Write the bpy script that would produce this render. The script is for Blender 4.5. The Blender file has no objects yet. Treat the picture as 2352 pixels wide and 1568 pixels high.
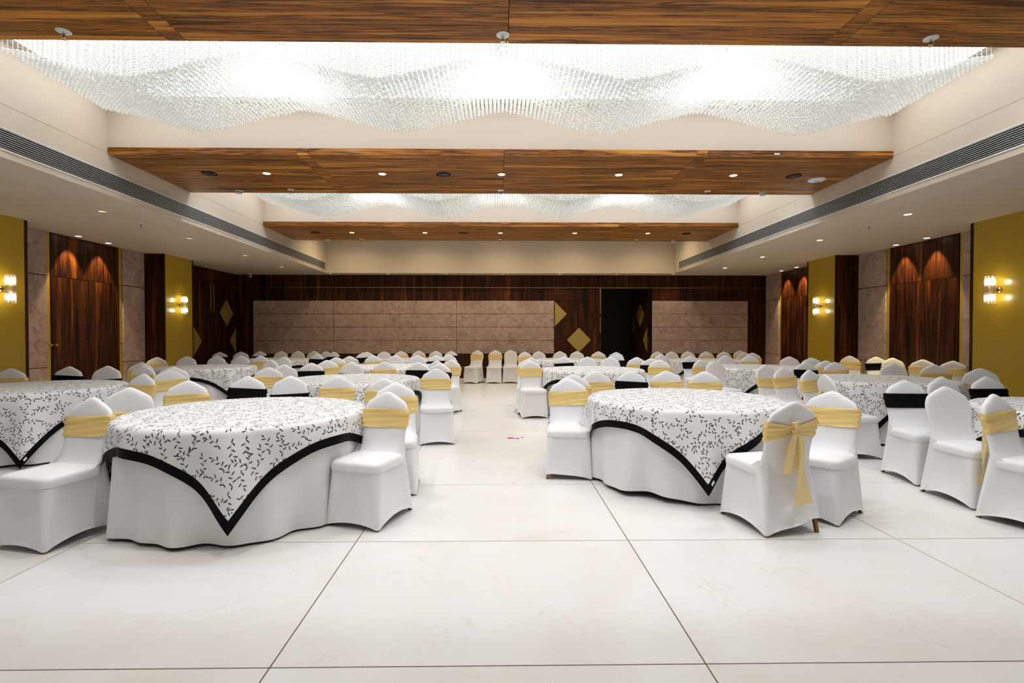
import bpy, bmesh, math, random
import numpy as np
from mathutils import Vector, Matrix

S = bpy.context.scene
C = S.collection
random.seed(7)
rng = np.random.default_rng(7)

# ------------------------------------------------------------------ camera
cam_d = bpy.data.cameras.new('camera')
cam_d.sensor_width = 36.0
cam_d.lens = 18.0
cam_d.shift_x = 14.6 / 2352.0
cam_d.clip_start = 0.05
cam = bpy.data.objects.new('camera', cam_d)
cam.location = (0, 0, 1.39)
cam.rotation_euler = (math.radians(90 - 0.8), 0, math.radians(-0.8))
C.objects.link(cam)
S.camera = cam

# ------------------------------------------------------------------ world, exposure
w = bpy.data.worlds.new('world')
S.world = w
w.use_nodes = True
w.node_tree.nodes['Background'].inputs[0].default_value = (0.5, 0.5, 0.5, 1)
w.node_tree.nodes['Background'].inputs[1].default_value = 0.02
S.view_settings.view_transform = 'Standard'
S.view_settings.look = 'None'
S.view_settings.exposure = 0.02
S.view_settings.gamma = 1.0
S.view_settings.use_curve_mapping = False
cy = S.cycles
cy.max_bounces = 8
cy.diffuse_bounces = 3
cy.glossy_bounces = 2
cy.transmission_bounces = 4
cy.transparent_max_bounces = 48
cy.caustics_reflective = False
cy.caustics_refractive = False
cy.sample_clamp_indirect = 6.0
cy.use_denoising = True
cy.use_adaptive_sampling = True
cy.adaptive_threshold = 0.25
cy.adaptive_min_samples = 20

# light levels
PANEL = 2.5                    # luminous recess ceilings
PANEL_COL = (0.93, 0.96, 1.0)
SPOT_BEAM = 34.0                # downlights in the timber beams
SPOT_RECESS = (16.0, 72.0, 56.0)  # lamps inside the lit recesses
SPOT_CREST = 110.0               # lamps straight above the chandelier crests
SPOT_LEFT, SPOT_RIGHT = 3.0, 22.0
SPOT_BACK = 10.0
SPOT_WASH = 170.0
SCONCE = 8.0
WARM = (1.0, 0.80, 0.55)

# ------------------------------------------------------------------ room numbers
XL, XR = -7.93, 8.22            # recessed side walls
PL, PR = -7.46, 7.67            # pilaster faces
CL, CR = -5.04, 5.20            # coffer sides
YB, YC, YF = 15.6, 15.1, -3.0   # back wall, back coffer face, wall behind the camera
ZS, ZT, ZBEAM, ZREC = 3.19, 3.73, 3.71, 4.40
BEAMS = [(2.35, 4.12), (6.70, 8.49), (11.05, 12.75)]

# ------------------------------------------------------------------ material helpers
def nt(name):
    m = bpy.data.materials.new(name)
    m.use_nodes = True
    t = m.node_tree
    b = t.nodes['Principled BSDF']
    return m, t, b

def N(t, typ, **kw):
    n = t.nodes.new(typ)
    for k, v in kw.items():
        if k.startswith('i_'):
            n.inputs[k[2:].replace('_', ' ')].default_value = v
        else:
            setattr(n, k, v)
    return n

def L(t, a, b):
    t.links.new(a, b)

def mathn(t, op, a, b=None, c=None):
    n = t.nodes.new('ShaderNodeMath'); n.operation = op
    for i, v in enumerate((a, b, c)):
        if v is None: continue
        if isinstance(v, (int, float)): n.inputs[i].default_value = v
        else: t.links.new(v, n.inputs[i])
    return n.outputs[0]

def ramp(t, fac, stops):
    n = t.nodes.new('ShaderNodeValToRGB')
    e = n.color_ramp.elements
    while len(e) < len(stops): e.new(0.5)
    for x, (p, c) in zip(e, stops):
        x.position = p; x.color = (*c, 1)
    t.links.new(fac, n.inputs[0])
    return n.outputs[0]

def plain(name, col, rough=0.5, metal=0.0, coat=0.0, spec=None):
    m, t, b = nt(name)
    b.inputs['Base Color'].default_value = (*col, 1)
    b.inputs['Roughness'].default_value = rough
    b.inputs['Metallic'].default_value = metal
    b.inputs['Coat Weight'].default_value = coat
    if spec is not None: b.inputs['Specular IOR Level'].default_value = spec
    return m

def grained(name, axis, dark, mid, light, rough=0.35, scale=1.0, stretch=14.0, coat=0.15, broad=0.62, bs=0.55, stops=(0.36, 0.46, 0.52, 0.57, 0.66)):
    """veneer with grain running along one world axis; each piece gets its own cut of the flitch"""
    m, t, b = nt(name)
    g = N(t, 'ShaderNodeNewGeometry'); oi = N(t, 'ShaderNodeObjectInfo')
    sc = [stretch * scale] * 3; sc['XYZ'.index(axis)] = 0.55 * scale
    off = N(t, 'ShaderNodeVectorMath', operation='SCALE'); off.inputs[0].default_value = (37, 53, 71)
    L(t, oi.outputs['Random'], off.inputs['Scale'])
    mul = N(t, 'ShaderNodeVectorMath', operation='MULTIPLY'); L(t, g.outputs['Position'], mul.inputs[0])
    mul.inputs[1].default_value = sc
    add = N(t, 'ShaderNodeVectorMath', operation='ADD'); L(t, mul.outputs[0], add.inputs[0]); L(t, off.outputs[0], add.inputs[1])
    n1 = N(t, 'ShaderNodeTexNoise', i_Scale=bs, i_Detail=3.0, i_Roughness=0.55, i_Distortion=0.7); L(t, add.outputs[0], n1.inputs['Vector'])
    n2 = N(t, 'ShaderNodeTexNoise', i_Scale=2.2, i_Detail=5.0, i_Roughness=0.65, i_Distortion=0.4); L(t, add.outputs[0], n2.inputs['Vector'])
    f = mathn(t, 'ADD', mathn(t, 'MULTIPLY', n1.outputs[0], broad), mathn(t, 'MULTIPLY', n2.outputs[0], 1.0 - broad))
    col = ramp(t, f, list(zip(stops, (dark, mid, dark, mid, light))))
    L(t, col, b.inputs['Base Color'])
    b.inputs['Roughness'].default_value = rough
    b.inputs['Coat Weight'].default_value = coat
    b.inputs['Specular IOR Level'].default_value = 0.22
    b.inputs['Coat Roughness'].default_value = 0.25
    return m

M = {}
M['wall_wood'] = grained('dark_rosewood_veneer', 'Z', (0.006, 0.002, 0.001), (0.072, 0.017, 0.0035), (0.19, 0.056, 0.008), rough=0.38, scale=1.0, stretch=11, coat=0.02, broad=0.7, bs=0.45)
M['beam_wood'] = grained('streaked_teak_veneer', 'X', (0.060, 0.017, 0.004), (0.39, 0.140, 0.019), (0.62, 0.265, 0.038), rough=0.38, scale=1.0, stretch=17, coat=0.02, stops=(0.40, 0.46, 0.505, 0.545, 0.62))
M['cream'] = plain('cream_ceiling_paint', (0.72, 0.605, 0.48), 0.6, spec=0.3)
M['white_paint'] = plain('white_paint', (0.82, 0.80, 0.77), 0.5)
M['gold_paint'] = plain('ochre_gloss_paint', (0.52, 0.335, 0.024), 0.26, spec=0.55)
M['gold_leaf'] = plain('satin_gold_laminate', (0.52, 0.38, 0.10), 0.33, metal=0.35)
M['brass'] = plain('polished_brass', (0.72, 0.46, 0.15), 0.22, metal=1.0)
M['black'] = plain('matt_black', (0.004, 0.004, 0.004), 0.8, spec=0.1)
M['dark'] = plain('near_black_brown', (0.02, 0.016, 0.012), 0.6)
M['grout'] = plain('brown_grout', (0.16, 0.095, 0.05), 0.8)
M['alu'] = plain('pale_aluminium', (0.55, 0.56, 0.55), 0.4, metal=0.3)
M['chrome'] = plain('chrome', (0.75, 0.75, 0.76), 0.15, metal=1.0)
M['red_glass'] = plain('red_bulb_glass', (0.5, 0.03, 0.01), 0.1)
M['plastic'] = plain('white_plastic', (0.80, 0.80, 0.80), 0.35)
M['blue'] = plain('blue_print', (0.1, 0.25, 0.75), 0.4)
M['pink'] = plain('magenta_paper', (0.62, 0.06, 0.36), 0.5)
M['paper'] = plain('white_paper', (0.85, 0.85, 0.86), 0.6)
M['chair_leg'] = plain('bronze_tube', (0.30, 0.155, 0.035), 0.3, metal=0.7)
M['black_cloth'] = plain('black_satin', (0.0025, 0.0025, 0.004), 0.6, spec=0.12)

def mk_stone():
    m, t, b = nt('mauve_suede_stone')
    g = N(t, 'ShaderNodeNewGeometry')
    n1 = N(t, 'ShaderNodeTexNoise', i_Scale=4.5, i_Detail=5.0, i_Roughness=0.62, i_Distortion=1.2); L(t, g.outputs['Position'], n1.inputs['Vector'])
    n2 = N(t, 'ShaderNodeTexNoise', i_Scale=34.0, i_Detail=3.0, i_Roughness=0.7, i_Distortion=1.8); L(t, g.outputs['Position'], n2.inputs['Vector'])
    f = mathn(t, 'ADD', mathn(t, 'MULTIPLY', n1.outputs[0], 0.55), mathn(t, 'MULTIPLY', n2.outputs[0], 0.45))
    L(t, ramp(t, f, [(0.32, (0.25, 0.150, 0.115)), (0.47, (0.46, 0.315, 0.265)), (0.64, (0.62, 0.46, 0.40))]), b.inputs['Base Color'])
    b.inputs['Roughness'].default_value = 0.75
    bp = N(t, 'ShaderNodeBump', i_Strength=0.15, i_Distance=0.01); L(t, n2.outputs[0], bp.inputs['Height']); L(t, bp.outputs[0], b.inputs['Normal'])
    return m
M['stone'] = mk_stone()

def mk_floor():
    m, t, b = nt('cream_marble')
    g = N(t, 'ShaderNodeNewGeometry'); oi = N(t, 'ShaderNodeObjectInfo')
    off = N(t, 'ShaderNodeVectorMath', operation='SCALE'); off.inputs[0].default_value = (19, 31, 7); L(t, oi.outputs['Random'], off.inputs['Scale'])
    add = N(t, 'ShaderNodeVectorMath', operation='ADD'); L(t, g.outputs['Position'], add.inputs[0]); L(t, off.outputs[0], add.inputs[1])
    n1 = N(t, 'ShaderNodeTexNoise', i_Scale=1.1, i_Detail=6.0, i_Roughness=0.6, i_Distortion=0.8); L(t, add.outputs[0], n1.inputs['Vector'])
    c1 = ramp(t, n1.outputs[0], [(0.3, (0.79, 0.75, 0.695)), (0.5, (0.82, 0.80, 0.77)), (0.7, (0.84, 0.83, 0.815))])
    n2 = N(t, 'ShaderNodeTexNoise', i_Scale=1.7, i_Detail=8.0, i_Roughness=0.55, i_Distortion=1.6); L(t, add.outputs[0], n2.inputs['Vector'])
    v = mathn(t, 'ABSOLUTE', mathn(t, 'SUBTRACT', n2.outputs[0], 0.5))
    vein = mathn(t, 'MULTIPLY', mathn(t, 'SUBTRACT', 1.0, mathn(t, 'MINIMUM', mathn(t, 'MULTIPLY', v, 130.0), 1.0)), 0.22)
    n3 = N(t, 'ShaderNodeTexNoise', i_Scale=2.6, i_Detail=2.0); L(t, add.outputs[0], n3.inputs['Vector'])
    vein = mathn(t, 'MULTIPLY', vein, mathn(t, 'GREATER_THAN', n3.outputs[0], 0.56))
    mx = N(t, 'ShaderNodeMix', data_type='RGBA'); L(t, vein, mx.inputs[0]); L(t, c1, mx.inputs[6]); mx.inputs[7].default_value = (0.55, 0.40, 0.26, 1)
    L(t, mx.outputs[2], b.inputs['Base Color'])
    L(t, mathn(t, 'ADD', mathn(t, 'MULTIPLY', n1.outputs[0], 0.12), 0.24), b.inputs['Roughness'])
    return m
M['floor'] = mk_floor()

def mk_spandex():
    """white stretch cover; scuffs and dirt sit along the hem"""
    m, t, b = nt('white_stretch_cover')
    tc = N(t, 'ShaderNodeTexCoord'); sx = N(t, 'ShaderNodeSeparateXYZ'); L(t, tc.outputs['Object'], sx.inputs[0])
    oi = N(t, 'ShaderNodeObjectInfo')
    add = N(t, 'ShaderNodeVectorMath', operation='ADD'); L(t, tc.outputs['Object'], add.inputs[0]); L(t, oi.outputs['Location'], add.inputs[1])
    n = N(t, 'ShaderNodeTexNoise', i_Scale=24.0, i_Detail=6.0, i_Roughness=0.7); L(t, add.outputs[0], n.inputs['Vector'])
    low = mathn(t, 'MULTIPLY', mathn(t, 'MAXIMUM', mathn(t, 'SUBTRACT', 0.10, sx.outputs[2]), 0.0), 10.0)
    d = mathn(t, 'MULTIPLY', low, mathn(t, 'MAXIMUM', mathn(t, 'MULTIPLY', mathn(t, 'SUBTRACT', n.outputs[0], 0.52), 3.0), 0.0))
    d = mathn(t, 'MINIMUM', d, 0.55)
    mx = N(t, 'ShaderNodeMix', data_type='RGBA'); L(t, d, mx.inputs[0])
    mx.inputs[6].default_value = (0.86, 0.855, 0.865, 1); mx.inputs[7].default_value = (0.25, 0.21, 0.18, 1)
    L(t, mx.outputs[2], b.inputs['Base Color'])
    b.inputs['Roughness'].default_value = 0.55
    b.inputs['Sheen Weight'].default_value = 0.15
    return m
M['spandex'] = mk_spandex()
M['skirt_cloth'] = plain('white_table_linen', (0.83, 0.82, 0.81), 0.75)

def mk_sash():
    """thin golden organza: a little see-through"""
    m, t, b = nt('gold_organza')
    b.inputs['Base Color'].default_value = (0.95, 0.72, 0.32, 1)
    b.inputs['Roughness'].default_value = 0.38
    b.inputs['Sheen Weight'].default_value = 0.2
    tr = N(t, 'ShaderNodeBsdfTransparent'); tr.inputs[0].default_value = (1.0, 0.90, 0.62, 1)
    mx = N(t, 'ShaderNodeMixShader'); mx.inputs[0].default_value = 0.28
    L(t, b.outputs[0], mx.inputs[1]); L(t, tr.outputs[0], mx.inputs[2])
    L(t, mx.outputs[0], t.nodes['Material Output'].inputs['Surface'])
    return m
M['sheer'] = mk_sash()
M['sash'] = plain('gold_organza_layers', (0.91, 0.66, 0.25), 0.42)

def mk_leaf():
    """white cloth embroidered with small grey-blue leaf sprigs (in the cloth's own metres, from its UVs)"""
    m, t, b = nt('leaf_sprig_cloth')
    uv = N(t, 'ShaderNodeUVMap')
    masks = []
    stems = []
    for layer, (dx, dy) in enumerate(((0.0, 0.0), (3.37, 1.71))):
        ad = N(t, 'ShaderNodeVectorMath', operation='ADD'); L(t, uv.outputs[0], ad.inputs[0]); ad.inputs[1].default_value = (dx, dy, 0)
        vo = N(t, 'ShaderNodeTexVoronoi', voronoi_dimensions='2D', feature='F1', i_Scale=1 / 0.150, i_Randomness=0.5)
        L(t, ad.outputs[0], vo.inputs['Vector'])
        sb = N(t, 'ShaderNodeVectorMath', operation='SUBTRACT'); L(t, ad.outputs[0], sb.inputs[0]); L(t, vo.outputs['Position'], sb.inputs[1])
        sc = N(t, 'ShaderNodeSeparateColor'); L(t, vo.outputs['Color'], sc.inputs[0])
        ro = N(t, 'ShaderNodeVectorRotate', rotation_type='Z_AXIS'); L(t, sb.outputs[0], ro.inputs['Vector'])
        L(t, mathn(t, 'MULTIPLY', sc.outputs[0], 6.283), ro.inputs['Angle'])
        sp = N(t, 'ShaderNodeSeparateXYZ'); L(t, ro.outputs[0], sp.inputs[0])
        k = 4.2
        cur = mathn(t, 'MULTIPLY', mathn(t, 'MULTIPLY', sp.outputs[0], sp.outputs[0]), k)
        on = mathn(t, 'LESS_THAN', mathn(t, 'ABSOLUTE', mathn(t, 'SUBTRACT', sp.outputs[1], cur)), 0.0014)
        on = mathn(t, 'MULTIPLY', on, mathn(t, 'LESS_THAN', mathn(t, 'ABSOLUTE', sp.outputs[0]), 0.066))
        stems.append(on)
        for x, side in ((-0.062, 0), (-0.044, 1), (-0.022, -1), (0.000, 1), (0.022, -1), (0.044, 1), (0.062, 0)):
            y = k * x * x; sl = math.atan(2 * k * x)
            th = sl + side * 0.95
            px = x + math.cos(th) * 0.0165 * (1 if side else 0.6); py = y + math.sin(th) * 0.0165 * (1 if side else 0.6)
            mp = N(t, 'ShaderNodeMapping', vector_type='TEXTURE')
            mp.inputs['Location'].default_value = (px, py, 0); mp.inputs['Rotation'].default_value = (0, 0, th); mp.inputs['Scale'].default_value = (0.0138, 0.0048, 1.0)
            L(t, ro.outputs[0], mp.inputs['Vector'])
            ln = N(t, 'ShaderNodeVectorMath', operation='LENGTH'); L(t, mp.outputs[0], ln.inputs[0])
            masks.append(mathn(t, 'LESS_THAN', ln.outputs['Value'], 1.0))
    def mxx(a):
        while len(a) > 1: a = [mathn(t, 'MAXIMUM', a[i], a[i + 1]) if i + 1 < len(a) else a[i] for i in range(0, len(a), 2)]
        return a[0]
    m1 = N(t, 'ShaderNodeMix', data_type='RGBA'); L(t, mathn(t, 'MULTIPLY', mxx(stems), 0.75), m1.inputs[0])
    m1.inputs[6].default_value = (0.84, 0.83, 0.82, 1); m1.inputs[7].default_value = (0.22, 0.23, 0.26, 1)
    m2 = N(t, 'ShaderNodeMix', data_type='RGBA'); L(t, mxx(masks), m2.inputs[0]); L(t, m1.outputs[2], m2.inputs[6]); m2.inputs[7].default_value = (0.055, 0.058, 0.075, 1)
    L(t, m2.outputs[2], b.inputs['Base Color'])
    b.inputs['Roughness'].default_value = 0.5
    return m
M['leaf'] = mk_leaf()

def mk_crystal(name, tint, edge, body):
    """clear cut glass: see-through, glowing a little with the light that falls on it from above, bright rim"""
    m, t, b = nt(name)
    t.nodes.remove(b)
    lw = N(t, 'ShaderNodeLayerWeight', i_Blend=edge)
    tr = N(t, 'ShaderNodeBsdfTransparent'); tr.inputs[0].default_value = (*tint, 1)
    gl = N(t, 'ShaderNodeBsdfGlossy', i_Roughness=0.08); gl.inputs[0].default_value = (0.90, 0.88, 0.80, 1)
    di = N(t, 'ShaderNodeBsdfTranslucent'); di.inputs[0].default_value = (0.97, 0.97, 0.94, 1)
    m1 = N(t, 'ShaderNodeMixShader'); m1.inputs[0].default_value = body; L(t, tr.outputs[0], m1.inputs[1]); L(t, di.outputs[0], m1.inputs[2])
    mx = N(t, 'ShaderNodeMixShader'); L(t, lw.outputs['Facing'], mx.inputs[0]); L(t, m1.outputs[0], mx.inputs[1]); L(t, gl.outputs[0], mx.inputs[2])
    L(t, mx.outputs[0], t.nodes['Material Output'].inputs['Surface'])
    return m
M['crystal'] = mk_crystal('clear_crystal', (0.99, 0.99, 0.98), 0.24, 0.55)
M['bead'] = mk_crystal('crystal_bead', (0.965, 0.965, 0.955), 0.32, 0.30)

def emis(name, col, s):
    m, t, b = nt(name)
    t.nodes.remove(b)
    e = N(t, 'ShaderNodeEmission'); e.inputs[0].default_value = (*col, 1); e.inputs[1].default_value = s
    L(t, e.outputs[0], t.nodes['Material Output'].inputs['Surface'])
    return m
M['panel_light'] = emis('luminous_panel', PANEL_COL, PANEL)
M['panel_near'] = emis('dimmer_luminous_panel', (0.97, 0.98, 1.0), 0.55)
M['lens'] = emis('downlight_lens', (1.0, 0.93, 0.80), 9.0)
M['lens_warm'] = emis('warm_downlight_lens', (1.0, 0.62, 0.25), 1.4)
M['bulb'] = emis('sconce_bulb', (1.0, 0.90, 0.68), 60.0)

# ------------------------------------------------------------------ mesh helpers
def mesh(name, v, f, mat, smooth=False, uv=None):
    me = bpy.data.meshes.new(name)
    me.from_pydata([tuple(p) for p in v], [], [tuple(q) for q in f])
    if smooth: me.polygons.foreach_set('use_smooth', [True] * len(me.polygons))
    if uv is not None:
        lay = me.uv_layers.new(name='UVMap')
        idx = np.empty(len(me.loops), dtype=np.int64); me.loops.foreach_get('vertex_index', idx)
        lay.data.foreach_set('uv', np.asarray(uv, dtype=np.float64)[idx].ravel())
    me.materials.append(mat)
    me.update()
    return me

def link(name, me, parent=None, loc=(0, 0, 0), rz=0.0):
    o = bpy.data.objects.new(name, me)
    C.objects.link(o)
    o.location = loc
    o.rotation_euler = (0, 0, rz)
    if parent: o.parent = parent
    return o

def thing(name, label, cat, loc=(0, 0, 0), rz=0.0, group=None):
    o = link(name, None, None, loc, rz)
    o['label'] = label; o['category'] = cat
    if group: o['group'] = group
    return o

def tag(o, label, cat, group=None):
    o['label'] = label; o['category'] = cat
    if group: o['group'] = group
    return o

def struct(o, label, cat):
    o['kind'] = 'structure'; o['label'] = label; o['category'] = cat
    return o

class B:
    """collects simple solids into one part"""
    def __init__(s): s.v = []; s.f = []
    def box(s, x0, x1, y0, y1, z0, z1, bev=0.0):
        n = len(s.v)
        if bev <= 0:
            s.v += [(x, y, z) for z in (z0, z1) for y in (y0, y1) for x in (x0, x1)]
            s.f += [tuple(n + i for i in q) for q in ((0, 2, 3, 1), (4, 5, 7, 6), (0, 1, 5, 4), (2, 6, 7, 3), (0, 4, 6, 2), (1, 3, 7, 5))]
        else:
            bm = bmesh.new()
            bmesh.ops.create_cube(bm, size=1.0)
            for p in bm.verts: p.co = Vector(((x0 + x1) / 2 + p.co.x * (x1 - x0), (y0 + y1) / 2 + p.co.y * (y1 - y0), (z0 + z1) / 2 + p.co.z * (z1 - z0)))
            bmesh.ops.bevel(bm, geom=list(bm.edges), offset=bev, segments=1, affect='EDGES')
            bm.verts.index_update()
            s.v += [tuple(p.co) for p in bm.verts]; s.f += [tuple(n + p.index for p in q.verts) for q in bm.faces]
            bm.free()
        return s
    def lathe(s, prof, n=24, axis='Z', c=(0, 0, 0), cap=True):
        k = len(s.v)
        for r, h in prof:
            for i in range(n):
                a = 2 * math.pi * i / n
                p = (r * math.cos(a), r * math.sin(a), h)
                if axis == 'X': p = (p[2], p[0], p[1])
                if axis == 'Y': p = (p[0], p[2], p[1])
                s.v.append((p[0] + c[0], p[1] + c[1], p[2] + c[2]))
        for j in range(len(prof) - 1):
            for i in range(n):
                a, b_ = k + j * n + i, k + j * n + (i + 1) % n
                s.f.append((a, b_, b_ + n, a + n))
        if cap:
            s.f.append(tuple(k + i for i in reversed(range(n))))
            s.f.append(tuple(k + (len(prof) - 1) * n + i for i in range(n)))
        return s
    def tube(s, pts, r, n=6, cap=True):
        k = len(s.v); P = [Vector(p) for p in pts]
        for i, p in enumerate(P):
            d = (P[min(i + 1, len(P) - 1)] - P[max(i - 1, 0)]).normalized()
            u = d.cross(Vector((0.31, 0.77, 0.55))).normalized(); w_ = d.cross(u)
            for j in range(n):
                a = 2 * math.pi * j / n
                s.v.append(tuple(p + u * (r * math.cos(a)) + w_ * (r * math.sin(a))))
        for i in range(len(P) - 1):
            for j in range(n):
                a, b_ = k + i * n + j, k + i * n + (j + 1) % n
                s.f.append((a, b_, b_ + n, a + n))
        if cap:
            s.f.append(tuple(k + j for j in reversed(range(n)))); s.f.append(tuple(k + (len(P) - 1) * n + j for j in range(n)))
        return s
    def poly(s, pts, axis_vec, th):
        """flat polygon pushed to a thickness"""
        k = len(s.v); n = len(pts); a = Vector(axis_vec) * th
        s.v += [tuple(p) for p in pts] + [tuple(Vector(p) + a) for p in pts]
        s.f.append(tuple(k + i for i in reversed(range(n)))); s.f.append(tuple(k + n + i for i in range(n)))
        for i in range(n):
            j = (i + 1) % n; s.f.append((k + i, k + j, k + n + j, k + n + i))
        return s
    def mesh(s, name, mat, smooth=False):
        return mesh(name, s.v, s.f, mat, smooth)
    def put(s, name, mat, parent=None, loc=(0, 0, 0), rz=0.0, smooth=False):
        return link(name, s.mesh(name, mat, smooth), parent, loc, rz)

def box(name, mat, parent, x0, x1, y0, y1, z0, z1, bev=0.0):
    return B().box(x0, x1, y0, y1, z0, z1, bev).put(name, mat, parent)

# ================================================================== THE SETTING
# ------------------------------------------------------------------ floor of large marble slabs
floor = struct(box('floor', M['grout'], None, -8.6, 8.9, YF - 0.2, YB + 2.6, -0.12, -0.0025), 'cream marble slab floor with thin brown joints', 'floor')
TX, TY, GAP = 1.83, 1.2975, 0.0032
def tile_mesh(sx, sy):
    return B().box(-sx / 2, sx / 2, -sy / 2, sy / 2, -0.02, 0.0, 0.0008).mesh('floor_tile', M['floor'])
tile_me = tile_mesh(TX - 2 * GAP, TY - 2 * GAP)
for ix in range(-5, 5):
    for iy in range(-5, 12):
        x0 = -0.955 + ix * TX; y0 = 2.13 + iy * TY
        if x0 > 8.4 or x0 + TX < -8.1 or y0 > YB + 0.1 or y0 + TY < YF: continue
        link('floor_tile', tile_me, floor, (x0 + TX / 2, y0 + TY / 2, 0))

# ------------------------------------------------------------------ side walls
def side_wall(sg, name, label):
    X = XL if sg < 0 else XR
    P = PL if sg < 0 else PR
    def bx(nm, mat, parent, d0, d1, y0, y1, z0, z1, bev=0.0):
        """d = distance in front of the recessed wall, into the room"""
        a, b_ = X - sg * d0, X - sg * d1
        return box(nm, mat, parent, min(a, b_), max(a, b_), y0, y1, z0, z1, bev)
    wall = struct(bx(name, M['wall_wood'], None, -0.2, 0.0, YF, YB + 0.2, 0, ZS + 0.1), label, 'wall')
    depth = abs(P - X)
    for y0, y1 in ((7.12, 8.25), (11.56, 12.66)):
        bx('pilaster', M['wall_wood'], wall, 0, depth - 0.012, y0, y1, 0, ZS)
        bx('ochre_panel', M['gold_paint'], wall, depth - 0.012, depth, y0 + 0.035, y1 - 0.07, 0.0, ZS, 0.002)
    bx('ochre_panel', M['gold_paint'], wall, 0, 0.012, 2.4, 7.0, 0.0, ZS, 0.002)
    zs = ((0.0, 0.807), (0.813, 2.415), (2.425, ZS))
    if sg < 0:
        stones = ((8.27, 9.07), (10.885, 11.54)); strips = ((9.085, 9.155), (10.795, 10.865))
    else:
        stones = ((8.27, 8.925), (10.715, 11.54), (14.845, 15.57)); strips = ((8.94, 9.0), (10.635, 10.70), (14.745, 14.83))
    for y0, y1 in stones:
        for z0, z1 in zs: bx('stone_panel', M['stone'], wall, 0, 0.045, y0, y1, z0 + 0.002, z1 - 0.002, 0.006)
    for y0, y1 in strips: bx('ochre_strip', M['gold_paint'], wall, 0, 0.02, y0, y1, 0, ZS)
    return wall, bx

wall_left, bl = side_wall(-1, 'wall_left', 'left wall of dark rosewood with ochre pilasters and stone panels')
wall_right, br = side_wall(1, 'wall_right', 'right wall of dark rosewood with ochre pilasters and stone panels')

def knob(parent, X, y, z, sg):
    B().lathe([(0.012, 0.0), (0.008, 0.012), (0.007, 0.028), (0.018, 0.034), (0.021, 0.045), (0.015, 0.055), (0.004, 0.058)], 14, 'X').put('knob', M['brass'], parent, (X, y, z)).scale = (-sg, 1, 1)

def double_door(n, bf, sg, spans, label, knobs=()):
    X = XL if sg < 0 else XR
    root = link('door_%d' % n, None, None, (0, 0, 0)); struct(root, label, 'door')
    for y0, y1 in spans:
        bf('door_leaf', M['wall_wood'], root, 0, 0.03, y0 + 0.003, y1 - 0.003, 0.01, 2.415, 0.002)
        bf('over_panel', M['wall_wood'], root, 0, 0.03, y0 + 0.003, y1 - 0.003, 2.425, ZS - 0.002, 0.002)
    for y, z, d in knobs: knob(root, X - sg * d, y, z, sg)
    return root
d1 = double_door(1, bl, -1, ((9.16, 9.975), (9.975, 10.79)), 'tall rosewood double door lit by two scallops on the left wall',
                 ((9.12, 1.2, 0.02), (9.215, 1.2, 0.03), (10.74, 1.2, 0.03), (10.83, 1.2, 0.02)))
d2 = double_door(2, br, 1, ((9.01, 9.815), (9.815, 10.62)), 'tall rosewood double door lit by two scallops on the right wall')
br('edge_strip', M['brass'], d2, 0.03, 0.034, 9.811, 9.819, 0.05, ZS)
d3 = double_door(3, br, 1, ((13.27, 14.0), (14.0, 14.735)), 'rosewood double door beyond the far right pilaster')

def diamond(parent, c, h, wv, normal, clip=None):
    """gold lozenge inlay; wv = horizontal half axis vector"""
    wv = Vector(wv); c = Vector(c)
    p = [c + wv, c + Vector((0, 0, h)), c - wv, c - Vector((0, 0, h))]
    if clip == 'half+': p = [c + wv, c + Vector((0, 0, h)), c - Vector((0, 0, h))]
    if clip == 'half-': p = [c + Vector((0, 0, h)), c - wv, c - Vector((0, 0, h))]
    B().poly(p, normal, 0.008).put('gold_diamond', M['gold_leaf'], parent)

# far left double door with gold diamonds
d4 = link('door_4', None); struct(d4, 'dark double door with dim gold diamonds in the far left corner', 'door')
for y0, y1 in ((12.95, 14.25), (14.25, 15.55)): bl('door_leaf', M['wall_wood'], d4, 0, 0.025, y0 + 0.003, y1 - 0.003, 0.01, 2.80, 0.002)
for y in (14.17, 14.33): bl('pull_bar', M['brass'], d4, 0.03, 0.045, y - 0.008, y + 0.008, 2.02, 2.79, 0.003)
for (y, z, cl) in ((13.37, 1.21, None), (15.0, 2.01, None), (15.53, 1.2, 'half-')):
    diamond(d4, (XL + 0.026, y, z), 0.39, (0, 0.37, 0), (1, 0, 0), cl)
bl('brass_line', M['brass'], wall_left, 0.0, 0.012, 12.7, YB, 2.805, 2.818)

# ------------------------------------------------------------------ back wall with the open door
DX0, DX1, DZ = 3.15, 4.66, 2.79
wb = B().box(XL - 0.2, DX0, YB, YB + 0.2, 0, ZS + 0.1).box(DX1, XR + 0.2, YB, YB + 0.2, 0, ZS + 0.1).box(DX0, DX1, YB, YB + 0.2, DZ, ZS + 0.1)
wall_back = struct(wb.put('wall_back', M['wall_wood']), 'back wall of rosewood veneer with mauve stone panels', 'wall')
rows = [0.80, 1.205, 1.608, 2.01, 2.412]
for x0, x1 in ((-7.40, -4.995), (-4.985, -1.275), (-1.265, 1.69), (4.69, 7.625)):
    for z0, z1 in zip(rows[:-1], rows[1:]):
        box('stone_panel', M['stone'], wall_back, x0, x1, YB - 0.035, YB, z0 + 0.005, z1 - 0.005, 0.006)
box('brass_line', M['brass'], wall_back, XL, DX0, YB - 0.008, YB, 2.805, 2.818)
box('brass_line', M['brass'], wall_back, DX0, XR, YB - 0.008, YB, 2.80, 2.813)
box('brass_line', M['brass'], wall_back, XL, 1.69, YB - 0.006, YB, 0.39, 0.40)
struct(box('baseboard_back', M['white_paint'], None, XL, DX0, YB - 0.015, YB, 0.0, 0.05), 'thin pale skirting strip along the back wall', 'baseboard')
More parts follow.
